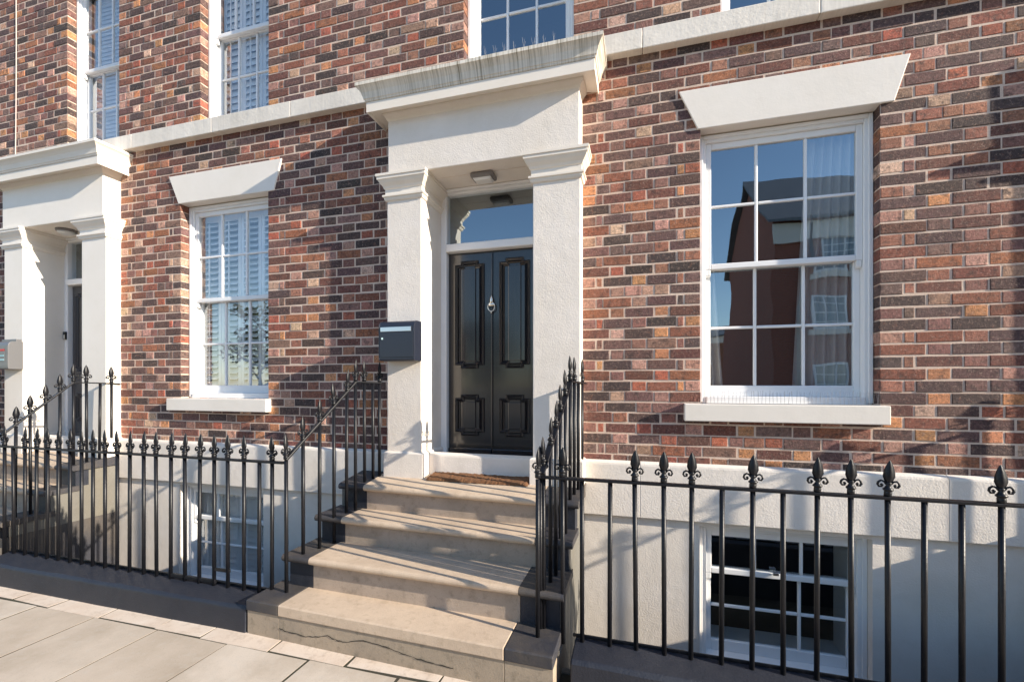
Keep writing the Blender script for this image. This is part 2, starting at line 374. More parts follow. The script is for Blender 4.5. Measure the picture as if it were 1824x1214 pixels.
def brick_wall(parent, xa, xb, ztop, openings, individual=300):
    """openings: (x0,x1,z0,z1) with reveals"""
    bricks = [b for b in ALL if xa <= (b[1] + b[2]) / 2 < xb]
    # mortar backing with holes
    ex = sorted({xa, xb} | {v for o in openings for v in o[:2]}); ez = sorted({Z0 - .1, ztop} | {v for o in openings for v in o[2:]})
    mb = MB(); y = .0035
    for i in range(len(ex) - 1):
        for k in range(len(ez) - 1):
            xm, zm = (ex[i] + ex[i + 1]) / 2, (ez[k] + ez[k + 1]) / 2
            if any(o[0] < xm < o[1] and o[2] < zm < o[3] for o in openings): continue
            mb.add([(ex[i], y, ez[k]), (ex[i + 1], y, ez[k]), (ex[i + 1], y, ez[k + 1]), (ex[i], y, ez[k + 1])], [(0, 1, 2, 3)])
    for o in openings:
        i_ = .005
        for xx, s_ in ((o[0] - i_, 1), (o[1] + i_, -1)):
            v = [(xx, .004, o[2]), (xx, .20, o[2]), (xx, .20, min(o[3], ztop)), (xx, .004, min(o[3], ztop))]; mb.add(v, [(0, 1, 2, 3)])
    wall = mb.build('brick_wall', 'mortar', parent)
    def area(b):
        ps = [project(x, 0, z) for x, z in ((b[1], b[3]), (b[2], b[3]), (b[2], b[4]), (b[1], b[4]))]
        if any(p is None for p in ps): return 0
        cx_ = sum(p[0] for p in ps) / 4; cy_ = sum(p[1] for p in ps) / 4
        if not (0 < cx_ < 1824 and 0 < cy_ < 1214): return 0
        return abs(sum(ps[i][0] * ps[(i + 1) % 4][1] - ps[(i + 1) % 4][0] * ps[i][1] for i in range(4))) / 2
    order = sorted(range(len(bricks)), key=lambda i: -area(bricks[i])); solo = set(i for i in order[:individual] if area(bricks[i]) > 0)
    rest = MB(); tints = []
    def put_tint(me, cols):
        a = me.attributes.new('tint', 'FLOAT_COLOR', 'FACE'); a.data.foreach_set('color', [x for c in cols for x in (*c, 1)])
    for i, b in enumerate(bricks):
        c = pick(PAL_S if b[0] == 'S' else PAL_H); c = tuple(min(.8, v * (1.0 if b[0] == 'S' else 1.3)) for v in c); v, f = brick_geo(*b[1:])
        if i in solo:
            o = MB().add(v, f).build('brick', 'brick', wall); put_tint(o.data, [c] * len(f))
        else:
            rest.add(v, f); tints += [c] * len(f)
    if rest.v:
        o = rest.build('brickwork', 'brick', wall, kind='stuff'); put_tint(o.data, tints)
    return wall

# ------------------------------------------------------------------ sash window
def sash(win, x0, x1, z0, z1, y, cols, rows, top=.045, bot=.045, st=.042, gb=.022, horns=False, gl='glass'):
    """one sash: stiles and rails, each glazing bar and each pane"""
    mb = MB().box(x0, x0 + st, y, y + .04, z0, z1).box(x1 - st, x1, y, y + .04, z0, z1)
    mb.box(x0 + st, x1 - st, y, y + .04, z0, z0 + bot).box(x0 + st, x1 - st, y, y + .04, z1 - top, z1)
    if horns:
        for a, b in ((x0, x0 + st), (x1 - st, x1)):
            mb.prism([(y + .002, z0), (y + .036, z0), (y + .034, z0 - .03), (y + .026, z0 - .06), (y + .006, z0 - .045)], 'x', a + .003, b - .003)
    mb.build('sash', 'upvc', win, bevel=.006)
    gx0, gx1, gz0, gz1 = x0 + st, x1 - st, z0 + bot, z1 - top
    pw = (gx1 - gx0 - gb * (cols - 1)) / cols; ph = (gz1 - gz0 - gb * (rows - 1)) / rows
    for i in range(1, cols):
        xx = gx0 + i * pw + (i - 1) * gb; B(xx, xx + gb, y + .006, y + .034, gz0, gz1).build('glazing_bar', 'upvc', win, bevel=.006)
    for k in range(1, rows):
        zz = gz0 + k * ph + (k - 1) * gb
        for i in range(cols):
            xx = gx0 + i * (pw + gb); B(xx, xx + pw, y + .0065, y + .0335, zz, zz + gb).build('glazing_bar', 'upvc', win, bevel=.006)
    for i in range(cols):
        for k in range(rows):
            a = gx0 + i * (pw + gb); c = gz0 + k * (ph + gb); e = .002
            v = [(a - e, y + .02, c - e), (a + pw + e, y + .02, c - e), (a + pw + e, y + .02, c + ph + e), (a - e, y + .02, c + ph + e)]
            o = MB().add(v, [(0, 1, 2, 3)]).build('pane', gl, win, origin=(a + pw / 2, y + .02, c + ph / 2))
            o.rotation_euler = (rnd.gauss(0, .0022), 0, rnd.gauss(0, .003))
def window(parent, x0, x1, z0, z1, zm, y, cols=3, ru=2, rl=2, jw=.05, hw=.055, sw=.055, room='roomin', depth=2.6, gl='glass'):
    mb = MB().box(x0, x0 + jw, y, y + .12, z0, z1).box(x1 - jw, x1, y, y + .12, z0, z1)
    mb.box(x0 + jw, x1 - jw, y, y + .12, z1 - hw, z1).box(x0 + jw, x1 - jw, y - .02, y + .12, z0, z0 + sw)
    # staff bead
    for a, b in ((x0 - .002, x0 + jw * .55), (x1 - jw * .55, x1 + .002)): mb.box(a, b, y - .014, y - .0005, z0 + sw * .2, z1 - .001)
    mb.box(x0 + jw * .55 + .001, x1 - jw * .55 - .001, y - .0145, y - .0006, z1 - hw * .55, z1 - .002)
    win = mb.build('window', 'upvc', parent, bevel=.005)
    sash(win, x0 + jw, x1 - jw, zm - .022, z1 - hw, y + .022, cols, ru, .048, .044, horns=True, gl=gl)
    sash(win, x0 + jw, x1 - jw, z0 + sw, zm + .018, y + .066, cols, rl, .04, .085, gl=gl)
    # room behind
    r = MB(); X0, X1, Y0, Y1, A0, A1 = x0 - .5, x1 + .5, y + .122, y + depth, z0 - .5, z1 + .35
    r.add([(X0, Y0, A0), (X1, Y0, A0), (X1, Y1, A0), (X0, Y1, A0), (X0, Y0, A1), (X1, Y0, A1), (X1, Y1, A1), (X0, Y1, A1)],
          [(0, 1, 2, 3), (4, 5, 6, 7), (1, 2, 6, 5), (2, 3, 7, 6), (3, 0, 4, 7)])
    for a in ((X0, x0 + .01, A0, A1), (x1 - .01, X1, A0, A1), (x0 + .01, x1 - .01, A0, z0 + .02), (x0 + .01, x1 - .01, z1 - .02, A1)):
        r.add([(a[0], Y0, a[2]), (a[1], Y0, a[2]), (a[1], Y0, a[3]), (a[0], Y0, a[3])], [(0, 1, 2, 3)])
    r.build('room', room, parent)
    return win

def louvre(x0, x1, z0, z1, y, label, panels=4, pitch=.062, tilt=38, tiers=1, mat='shutter', group=None):
    root = thing('window_shutter', ((x0 + x1) / 2, y, z0), label, 'shutter', group)
    w = (x1 - x0) / panels; sw = .042
    ref = None
    for i in range(panels):
        a, b = x0 + i * w + .002, x0 + (i + 1) * w - .002
        for tr in range(tiers):
            c, d = z0 + (z1 - z0) * tr / tiers + .002, z0 + (z1 - z0) * (tr + 1) / tiers - .002
            mb = MB().box(a, a + sw, y, y + .026, c, d).box(b - sw, b, y, y + .026, c, d).box(a + sw, b - sw, y, y + .026, c, c + .07).box(a + sw, b - sw, y, y + .026, d - .07, d)
            p = mb.build('panel', mat, root, bevel=.003)
            n = int((d - c - .14) / pitch); st = (d - c - .14) / n
            for k in range(n):
                zc = c + .07 + (k + .5) * st; o0 = ((a + b) / 2, y + .013, zc)
                if ref is None:
                    h = pitch * .58; ca, sa = math.cos(R(90 - tilt)) * h, math.sin(R(90 - tilt)) * h; tt = .004
                    s = MB().prism([(y + .013 + ca, zc + sa - tt), (y + .013 + ca, zc + sa + tt), (y + .013 - ca, zc - sa + tt), (y + .013 - ca, zc - sa - tt)], 'x', a + sw, b - sw).build('slat', mat, p, origin=o0)
                    ref = s.data
                else: link('slat', ref, o0, p)
            if mat == 'shutter': B((a + b) / 2 - .006, (a + b) / 2 + .006, y - .034, y - .022, c + .1, d - .1).build('tilt_rod', mat, p)
    return root

# ------------------------------------------------------------------ portico and door
def stepped(x0, x1, z0, z1, ins):
    """outline of a panel whose corners are notched"""
    a, b = ins, ins * .55
    return [(x0 + a, z0), (x1 - a, z0), (x1 - a, z0 + b), (x1 - b * .0, z0 + b), (x1, z1 - b), (x1 - a, z1 - b), (x1 - a, z1), (x0 + a, z1), (x0 + a, z1 - b), (x0, z1 - b), (x0, z0 + b), (x0 + a, z0 + b)]
def frame_ring(mb, pts, w, y0, y1):
    """raised moulding following a closed rectilinear outline pts (counter-clockwise in x,z)"""
    n = len(pts); inner = []
    for i in range(n):
        p, q, r = Vector(pts[i - 1]), Vector(pts[i]), Vector(pts[(i + 1) % n])
        d1, d2 = (q - p).normalized(), (r - q).normalized(); n1, n2 = Vector((-d1.y, d1.x)), Vector((-d2.y, d2.x))
        inner.append(q + (n1 + n2) * w if abs(d1.dot(d2)) < .5 else q + n1 * w)
    k = len(mb.v); mid = [(Vector(pts[i]) + inner[i]) / 2 for i in range(n)]
    for P_, yy in ((pts, y1), (pts, (y0 + y1) / 2), (mid, y0), (inner, (y0 + y1) / 2), (inner, y1)):
        mb.v += [(p[0], yy, p[1]) for p in P_]
    for a in range(4):
        for i in range(n): mb.f.append([k + a * n + i, k + a * n + (i + 1) % n, k + (a + 1) * n + (i + 1) % n, k + (a + 1) * n + i])
def portico(h, ox, main):
    sm = 'render' if main else 'render_smooth'; cm = 'cornice' if main else 'cornice_clean'
    YB = .29
    for x0, x1 in ((-2.222, -1.882), (-.868, -.478)):
        x0 += ox; x1 += ox
        p = B(x0, x1, -.15, YB, 1.13, 3.43).build('pilaster', sm, h, bevel=.006)
        MB().sweep3([(.004, .885), (.025, .885), (.025, 1.13), (.018, 1.14), (.002, 1.145)], x0, x1, -.15, YB).build('plinth_block', sm, p, bevel=.005)
        MB().sweep3([(.0, 3.395), (.012, 3.40), (.02, 3.415), (.02, 3.425), (.032, 3.432), (.032, 3.448), (.012, 3.45), (.012, 3.50), (.02, 3.505), (.028, 3.525), (.048, 3.55), (.06, 3.572), (.068, 3.578), (.068, 3.60), (.076, 3.604), (.076, 3.625), (.0, 3.628)], x0, x1, -.15, YB).build('capital', sm if not main else 'cornice_clean', p)
    x0, x1 = ox - 2.195, ox - .482
    e = B(x0, x1, -.18, .31, 3.622, 4.14).build('entablature', sm, h, bevel=.006)
    prof = [(0, 4.10), (.006, 4.105), (.012, 4.12), (.03, 4.142), (.036, 4.152), (.036, 4.163), (.122, 4.155), (.128, 4.128), (.134, 4.128), (.134, 4.215), (.142, 4.218), (.146, 4.232), (.152, 4.236), (.156, 4.255), (.166, 4.285), (.182, 4.31), (.196, 4.325), (.204, 4.33), (.204, 4.358), (.19, 4.366), (.0, 4.43)]
    if ox < 5: MB().sweep3(prof[:10] + [(.0, 4.215)], x0, x1, -.18, .004).build('corona', 'cornice_clean', e)
    if ox < 5: MB().sweep3([(.0, 4.2165), (.134, 4.2165)] + prof[10:], x0, x1, -.18, .004).build('cornice', cm, e)
    # reveal back wall above / beside the frame, ceiling sits in the entablature underside
    fy = .26; fx0, fx1 = ox - 1.88, ox - .87
    B(fx0 - .004, fx0 + .055, fy, fy + .1, .93, 3.62).build('door_frame', 'upvc', h, bevel=.008)
    B(fx1 - .055, fx1 + .004, fy, fy + .1, .93, 3.62).build('door_frame', 'upvc', h, bevel=.008)
    hd = MB().box(fx0 + .055, fx1 - .055, fy, fy + .1, 3.575, 3.62).box(fx0 + .055, fx1 - .055, fy - .02, fy + .1, 3.02, 3.095)
    hd.box(fx0 - .002, fx1 + .002, fy - .03, fy - .001, 3.598, 3.6215)
    hd.build('door_head', 'upvc', h, bevel=.01)
    v = [(fx0 + .05, fy + .05, 3.09), (fx1 - .05, fy + .05, 3.09), (fx1 - .05, fy + .05, 3.58), (fx0 + .05, fy + .05, 3.58)]
    MB().add(v, [(0, 1, 2, 3)]).build('fanlight', 'glass', h)
    r = MB(); X0, X1, Y0, Y1, A0, A1 = fx0 - .2, fx1 + .2, fy + .1, fy + 2.2, .95, 3.75
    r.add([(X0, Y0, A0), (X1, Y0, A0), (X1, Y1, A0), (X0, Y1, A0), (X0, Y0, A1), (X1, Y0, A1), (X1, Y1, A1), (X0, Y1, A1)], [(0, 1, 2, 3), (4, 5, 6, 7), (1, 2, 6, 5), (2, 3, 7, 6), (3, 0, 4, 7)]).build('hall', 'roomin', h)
    # threshold
    MB().prism([(fy - .045, .93), (fy + .1, .93), (fy + .1, 1.06), (fy - .02, 1.06), (fy - .07, 1.052), (fy - .095, 1.034), (fy - .102, 1.012), (fy - .095, .99), (fy - .07, .972), (fy - .045, .968)], 'x', fx0 - .003, fx1 + .003).build('threshold', 'upvc', h, bevel=.006)
    # door leaves
    dx0, dx1 = fx0 + .057, fx1 - .057; xm = (dx0 + dx1) / 2; dy = fy + .055
    dm = 'door' if main else 'greydoor'
    for a, b in ((dx0, xm - .002), (xm + .002, dx1)):
        lf = B(a, b, dy, dy + .045, 1.066, 3.018).build('door_leaf', dm, h, bevel=.005)
        pa, pb = a + .072, b - .078
        for z0, z1 in ((1.90, 2.935), (1.255, 1.65)):
            mb = MB(); o1 = stepped(pa, pb, z0, z1, .06)
            o1[3] = (pb, z0 + .06 * .55)
            frame_ring(mb, o1, .028, dy - .03, dy + .001)
            frame_ring(mb, stepped(pa + .032, pb - .032, z0 + .032, z1 - .032, .045), .018, dy - .017, dy + .001)
            mb.build('panel_moulding', dm, lf)
            B(pa + .085, pb - .085, dy - .010, dy + .001, z0 + .07, z1 - .07).build('raised_panel', dm, lf, bevel=.006)
        B(a + .003, b - .003, dy - .022, dy - .0005, 1.07, 1.135).build('weather_board', dm, lf, bevel=.008)
    B(xm - .008, xm + .008, dy - .012, dy - .0004, 1.14, 3.012).build('meeting_bead', dm, h, bevel=.004)
    if main:
        k = MB().lathe([(.004, -.012), (.016, -.004), (.018, .0), (.018, .035), (.012, .05), (.008, .06), (.001, .085)], (xm, dy - .022, 2.515), 10)
        k.tube([(xm + .034 * math.cos(a), dy - .03, 2.48 + .042 * math.sin(a)) for a in [i * 2 * math.pi / 20 for i in range(21)]], .005, 6)
        k.lathe([(.002, 0), (.03, .002), (.034, .02), (.02, .03), (.003, .034)], (xm, dy - .024, 2.488), 12, .4)
        k.lathe([(.002, 0), (.007, .01), (.007, .02), (.002, .03)], (xm, dy - .03, 2.415), 8)
        k.build('door_knocker', 'chrome', h, smooth=True)

# ------------------------------------------------------------------ steps
TZ = [.215, .455, .672, .888]
TL = [(-2.717, -1.204), (-2.634, -.958), (-2.599, -.64), (-2.545, -.405)]
TR = [(-.483, -1.281), (-.467, -1.025), (-.459, -.715), (-.447, -.485)]
DL = [-2.434, -2.385, -2.337, -2.291]; DR = [-.775, -.757, -.723, -.735]
def steps(ox, label, main):
    root = thing('entrance_steps', (ox - 1.5, -.6, GZ), label, 'steps', 'stone steps up to the front doors')
    st, ri, dk = ('sandstone', 'sandriser', 'darkstone2')
    for i in range(4):
        z = TZ[i]; (xl, yl), (xr, yr) = TL[i], TR[i]; th = .075 if i == 0 else .052
        fy = lambda x: yl + (yr - yl) * (x - xl) / (xr - xl)
        last = i == 3
        nxt = (lambda x: .26) if last else (lambda x, i=i: TL[i + 1][1] + (TR[i + 1][1] - TL[i + 1][1]) * (x - TL[i + 1][0]) / (TR[i + 1][0] - TL[i + 1][0]) + .10)
        for a, b, nm, mt in ((xl, DL[i], 'painted_tread_end', dk), (DL[i], DR[i], 'tread', st), (DR[i], xr, 'painted_tread_end', dk)):
            xa, xb = a + ox, b + ox; e = .001; mb = MB(); prof = []
            if i == 0: prof = [(0, -th), (0, -.008), (.004, -.002), (.01, 0)]
            else:
                prof = [(.02 - .026 * math.sin(t_) , -th / 2 - th / 2 * math.cos(t_)) for t_ in [math.pi * k / 8 for k in range(9)]]
            zb = .095 if last else 0
            ring = lambda x, X: [(X, fy(x) + p, z + q) for p, q in prof] + [(X, nxt(x), z + zb), (X, nxt(x), z - th)]
            A_, B_ = ring(a, xa + e), ring(b, xb - e); n = len(A_)
            mb.add(A_ + B_, [list(range(n)), [n + k for k in range(n)][::-1]] + [(k, n + k, n + (k + 1) % n, (k + 1) % n) for k in range(n)])
            o = mb.build(nm, mt, root, bevel=.006 if i == 0 else 0)
            # riser under it
            zlo = GZ - .06 if i == 0 else TZ[i - 1] - .01; off = .012 if i == 0 else .05
            i0 = .03 if nm != 'tread' and a == xl and i else 0; i1 = .03 if nm != 'tread' and b == xr and i else 0
            q = [(xa + e + i0, fy(a) + off), (xb - e - i1, fy(b) + off), (xb - e - i1, fy(b) + off + .12), (xa + e + i0, fy(a) + off + .12)]
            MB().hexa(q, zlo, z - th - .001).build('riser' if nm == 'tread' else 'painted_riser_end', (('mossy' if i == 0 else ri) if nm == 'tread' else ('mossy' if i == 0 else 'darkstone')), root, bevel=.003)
    # side walls down into the areas: stepped outline
    for s_, T, name in ((-1, TL, 'side_wall'), (1, TR, 'side_wall')):
        pts = []
        for i in range(4):
            y0 = T[i][1] + .07 + (.0 if i else .10); y1 = (T[i + 1][1] + .07) if i < 3 else -.052
            pts += [(y0, TZ[i] - .056 - (.03 if i == 0 else 0)), (y1, TZ[i] - .056 - (.03 if i == 0 else 0))]
        pts += [(-.052, -1.30), (pts[0][0], -1.30)]
        xc = ox + (-2.53 if s_ < 0 else -.51)
        MB().prism(pts, 'x', xc - .03, xc + .03).build('side_wall', 'greyface', root)
        if not main: MB().box(xc - .034, xc + .034, pts[0][0] + .1, -.052, -1.29, .30).build('side_wall_base', 'darkstone2', root)
    if main:  # crack along the bottom riser
        pts = [(-2.43, .055), (-2.36, .04), (-2.2, .035), (-2.12, .045), (-2.02, .07), (-1.94, .05), (-1.86, .055), (-1.74, .085), (-1.6, .075), (-1.48, .06), (-1.38, .045), (-1.25, .035), (-1.1, .03)]
        fy = lambda x: TL[0][1] + (TR[0][1] - TL[0][1]) * (x - TL[0][0]) / (TR[0][0] - TL[0][0]) + .009
        mb = MB(); up = []; lo = []
        for i, (x, z) in enumerate(pts):
            for k in range(4):
                if i == len(pts) - 1 and k: break
                u = k / 4; x2, z2 = pts[min(i + 1, len(pts) - 1)]; xx = x + (x2 - x) * u; zz = z + (z2 - z) * u + rnd.uniform(-.004, .004); w = rnd.uniform(.0012, .0045)
                up.append((xx, fy(xx), zz + w)); lo.append((xx, fy(xx), zz - w))
        n = len(up); mb.add(up + lo, [(n + i, n + i + 1, i + 1, i) for i in range(n - 1)]); mb.build('crack', 'crack', root)
    return root

# ------------------------------------------------------------------ railings
def finial_mesh():
    mb = MB()
    mb.lathe([(.011, 0), (.015, .004), (.015, .024), (.013, .028), (.019, .032), (.020, .038), (.014, .044), (.009, .056), (.012, .066), (.010, .072)], (0, 0, 0), 8)
    prof = [(.009, .066), (.017, .082), (.0225, .10), (.021, .122), (.015, .148), (.007, .17), (.0006, .182)]
    k = len(mb.v)
    for w, z in prof:
        mb.v += [(w, 0, z), (w * .45, w * .30, z), (0, w * .55, z), (-w * .45, w * .30, z), (-w, 0, z), (-w * .45, -w * .30, z), (0, -w * .55, z), (w * .45, -w * .30, z)]
    for i in range(len(prof) - 1):
        for j in range(8): mb.f.append([k + i * 8 + j, k + i * 8 + (j + 1) % 8, k + (i + 1) * 8 + (j + 1) % 8, k + (i + 1) * 8 + j])
    for s in (-1, 1):
        pts = [(s * .008, 0, .060), (s * .016, 0, .074), (s * .027, 0, .078), (s * .036, 0, .070), (s * .0385, 0, .057), (s * .033, 0, .047), (s * .024, 0, .048), (s * .022, 0, .056), (s * .027, 0, .060)]
        mb.tube(pts, [.0045, .005, .005, .005, .005, .0048, .005, .006, .006], 6)
    me = bpy.data.meshes.new('finial'); me.from_pydata(mb.v, [], mb.f); me.update(); me.materials.append(M['iron'])
    me.polygons.foreach_set('use_smooth', [True] * len(me.polygons)); return me
FIN = finial_mesh(); FIN.transform(Matrix.Diagonal((1.22, 1.22, 1.03, 1))); FIN_R = FIN.copy(); FIN_R.transform(Matrix.Rotation(R(90), 4, 'Z'))
BARS = {}
def baluster(root, x, y, z0, z1, fin=True, turn=False, r=.0138):
    key = round(z1 - z0, 3)
    if key not in BARS:
        mb = MB().lathe([(r, 0), (r, z1 - z0)], (0, 0, 0), 8)
        me = bpy.data.meshes.new('baluster'); me.from_pydata(mb.v, [], mb.f); me.update(); me.materials.append(M['iron']); BARS[key] = me
        me.polygons.foreach_set('use_smooth', [len(p.vertices) == 4 for p in me.polygons])
    b = link('baluster', BARS[key], (x, y, z0), root)
    b.rotation_euler = (rnd.gauss(0, .003), rnd.gauss(0, .003), 0)
    if fin:
        f = link('finial', FIN_R if turn else FIN, (x, y, z1 + .006), b); f.rotation_euler = (rnd.gauss(0, .02), rnd.gauss(0, .025), rnd.gauss(0, .06))
RZ = 1.165
def rail_bar(root, pts, w=.042, t=.016, name='top_rail'):
    mb = MB()
    for i in range(len(pts) - 1):
        p, q = Vector(pts[i]), Vector(pts[i + 1]); d = (q - p).normalized(); s = Vector((-d.y, d.x, 0)).normalized() * w / 2; u = s.normalized().cross(d).normalized() * t / 2
        if u.z < 0: u = -u
        k = len(mb.v); mb.v += [tuple(p + a * s + b * u) for a, b in ((-1, -1), (1, -1), (1, 1), (-1, 1))] + [tuple(q + a * s + b * u) for a, b in ((-1, -1), (1, -1), (1, 1), (-1, 1))]
        mb.f += [[k + j for j in f] for f in ((0, 1, 2, 3), (7, 6, 5, 4), (0, 4, 5, 1), (1, 5, 6, 2), (2, 6, 7, 3), (3, 7, 4, 0))]
    return mb.build(name, 'iron', root, bevel=.003)
def street_railing(xs, x_end, y0, y1, z0, label, lead=None):
    """xs: list of (x, has finial)"""
    a, b = xs[0][0], x_end; yy = lambda x: y0 + (y1 - y0) * (x - a) / (b - a)
    root = thing('street_railing', ((a + b) / 2, (y0 + y1) / 2, z0), label, 'railing', 'black railings along the pavement')
    rail_bar(root, [(a - .02, yy(a), RZ), (b, yy(b), RZ)])
    rail_bar(root, [(a + .2, yy(a) + .03, z0 + .016), (b - .1, yy(b) + .03, z0 + .016)], .012, .018, 'foot_rail')
    for x, f in xs: baluster(root, x, yy(x), z0 - .03, RZ, f)
    return root
def stair_railing(ox, side, label):
    X = (lambda y: -2.525 + (y + 1.03) * .28 if y < -.45 else -2.363 + (y + .45) * .28) if side < 0 else (lambda y: -.605 + (y + 1.05) * .14)
    T = TL if side < 0 else TR; yk = -.43; zt = 1.768
    rz = lambda y: 1.195 + (zt - 1.195) * (y + 1.02) / (yk + 1.02) if y < yk else zt - .012 * (y - yk) / .4
    root = thing('stair_railing', (ox + X(-.6), -.6, TZ[0]), label, 'railing', 'stair railings beside the front steps')
    yend = -.155 if side < 0 else -.012
    ys = [-1.03, -.90, -.765, -.635, -.52, -.43, -.335, -.245, -.175] if side < 0 else [-1.10, -.99, -.87, -.76, -.65, -.54, -.43, -.32, -.21, -.10]
    P0 = (ox + X(-1.03), -1.045, rz(-1.03)); k = (ox + X(yk), yk, zt); e = (ox + X(yend), yend, rz(yend))
    pre = [(ox + X(-1.03), -1.04, 1.19)]
    rail_bar(root, pre + [k], .04, .016, 'handrail'); rail_bar(root, [k, e], .036, .013, 'handrail')
    for i, y in enumerate(ys):
        tr = max([j for j in range(4) if T[j][1] + .04 < y] or [0]); fin = not (side < 0 and i == 7)
        if side > 0 and i in (8,): fin = False
        baluster(root, ox + X(y), y, TZ[tr] - .01, max(rz(y), 1.17), fin, True)
    return root
def dwarf_wall(xa, xb, y0, y1, label, lo=0):
    """low painted wall carrying the railing; sloping top"""
    mb = MB()
    A_ = [(xa, y0 - .19, GZ - .05), (xa, y0 - .185, .135), (xa, y0 - .165, .155), (xa, y0 + .06, .185), (xa, y0 + .10, .165), (xa, y0 + .10, -.4)]
    n = len(A_); secs = 14; prev = None
    for s in range(secs + 1):
        t_ = s / secs; dx = (xb - xa) * t_; dy = (y1 - y0) * t_
        k = len(mb.v); mb.v += [(x + dx, y + dy + rnd.uniform(-.003, .003), z + (rnd.uniform(-.003, .003) if i in (1, 2, 3) else 0)) for i, (x, y, z) in enumerate(A_)]
        if prev is not None:
            for i in range(n): mb.f.append([prev + i, k + i, k + (i + 1) % n, prev + (i + 1) % n])
        else: mb.f.append([k + i for i in range(n)])
        prev = k
    mb.f.append([prev + i for i in range(n)][::-1])
    o = mb.build('dwarf_wall', 'darkstone', None, bevel=.008)
    return tag(o, label, 'wall', 'low dark walls under the street railings')

# ------------------------------------------------------------------ houses
def house(ox, xa, xb, up1, up2, label, main=False, solo=300):
    h = thing('terraced_house', (ox + .2, .1, -1.28), label, 'house', 'brick terraced houses')
    gw = (ox + .43, ox + 1.61, 1.60, 3.722); ZT = 7.3
    ups = [(*u, 4.548, 6.62) for u in (up1, up2)]
    lz0, lz1 = 3.722, 4.035
    lint = [(.412, 3.722), (1.69, 3.722), (1.785, lz1), (.272, lz1)]
    hall_open = (ox - 1.88, ox - .87, 1.0, 3.62)
    brick_wall(h, xa, xb, ZT, [gw] + ups + [hall_open], solo)
    # string course in lengths
    x = xa
    cuts = sorted([xa, xb] + [c for c in ([ox + .0, ox + 1.22] if main else [ox + .95, ox + 1.95, ox - .2]) if xa < c < xb])
    for a, b in zip(cuts, cuts[1:]):
        B(a + .0015, b - .0015, -.075, .12, 4.39, 4.55).build('string_course', 'string', h, bevel=.006)
    # lintel: tapered stone
    mb = MB(); mb.prism([(ox + a, b) for a, b in lint], 'y', -.014, .10); mb.build('lintel', 'lintel', h, bevel=.005)
    B(gw[0] + .0, gw[1] - .0, .098, .13, 3.722, 3.80).build('lintel_back', 'cream_in', h)
    B(ox + .31, ox + 1.645, -.07, .16, 1.465, 1.597).build('window_sill', 'lintel', h, bevel=.006)
    # plinth band and basement wall (hole for the basement window)
    bw = (ox + .425, ox + 1.56, -.42, .655)
    cuts = sorted([xa, xb] + ([ox - .02, ox + 1.98] if main else [ox + .5, ox + 1.72]))
    for a, b in zip(cuts, cuts[1:]):
        MB().prism([(-.05, .69), (.02, .69), (.02, 1.13), (-.012, 1.132), (-.046, 1.118), (-.05, 1.10)], 'x', a + .001, b - .001).build('plinth_band', 'render', h, bevel=.004)
    for a in ((xa, bw[0], -1.30, .688), (bw[1], xb, -1.30, .688), (bw[0], bw[1], bw[3], .688), (bw[0], bw[1], -1.30, bw[2])):
        B(a[0], a[1], -.012, .16, a[2], a[3]).build('basement_wall', 'render', h)
    B(bw[0] - .02, bw[1] + .02, -.05, .17, bw[2] - .09, bw[2] - .002).build('basement_sill', 'render', h, bevel=.006)
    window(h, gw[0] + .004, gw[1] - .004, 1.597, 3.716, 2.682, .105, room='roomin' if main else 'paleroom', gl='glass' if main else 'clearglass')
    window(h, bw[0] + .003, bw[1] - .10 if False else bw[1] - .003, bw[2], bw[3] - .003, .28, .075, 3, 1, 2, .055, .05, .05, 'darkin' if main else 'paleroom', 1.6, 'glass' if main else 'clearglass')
    if main:
        B(bw[0] + .05, bw[1] - .05, .205, .50, bw[2] + .02, bw[2] + .075).build('inner_sill', 'shutter', h)
        B(bw[1] - .075, bw[1] - .045, .205, .46, bw[2] + .076, bw[3]).build('inner_jamb', 'shutter', h)
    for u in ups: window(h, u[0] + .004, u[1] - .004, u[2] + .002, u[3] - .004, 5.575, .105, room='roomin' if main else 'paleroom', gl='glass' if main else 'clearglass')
    for u in ups: B(u[0] - .12, u[1] + .12, -.01, .12, u[3], u[3] + .3).build('lintel', 'lintel', h)
    portico(h, ox, main)
    return h

HOUSES = [(0, -2.42, 2.88, (-1.54, -.553), (.575, 1.62), 'brick house with the black panelled double door and big bare window', True, 300),
          (-5.3, -9.4, -2.42, (-6.668, -5.807), (-4.591, -3.689), 'brick house at far left with grey door and white shuttered windows', False, 300),
          (5.3, 2.88, 8.2, (3.8, 4.75), (5.95, 6.9), 'brick house past the right edge of the picture', False, 0)]
op = [(ox + .43, ox + 1.61, 1.60, 3.722) for ox in (-5.3, 0, 5.3)] + [(*u, 4.548, 6.62) for H in HOUSES for u in H[3:5]]
lay_all(-9.4, 8.2, 7.3, op, [(ox - 2.19, ox - .485, 0, 4.40) for ox in (-5.3, 0, 5.3)] + [(-9.4, 8.2, 4.40, 4.545)])
for H in HOUSES: house(*H)

steps(0, 'four worn sandstone steps with dark painted ends below the black door', True)
steps(-5.3, 'stone steps behind the railings at far left below the grey door', False)
steps(5.3, 'stone steps past the right edge of the picture', False)

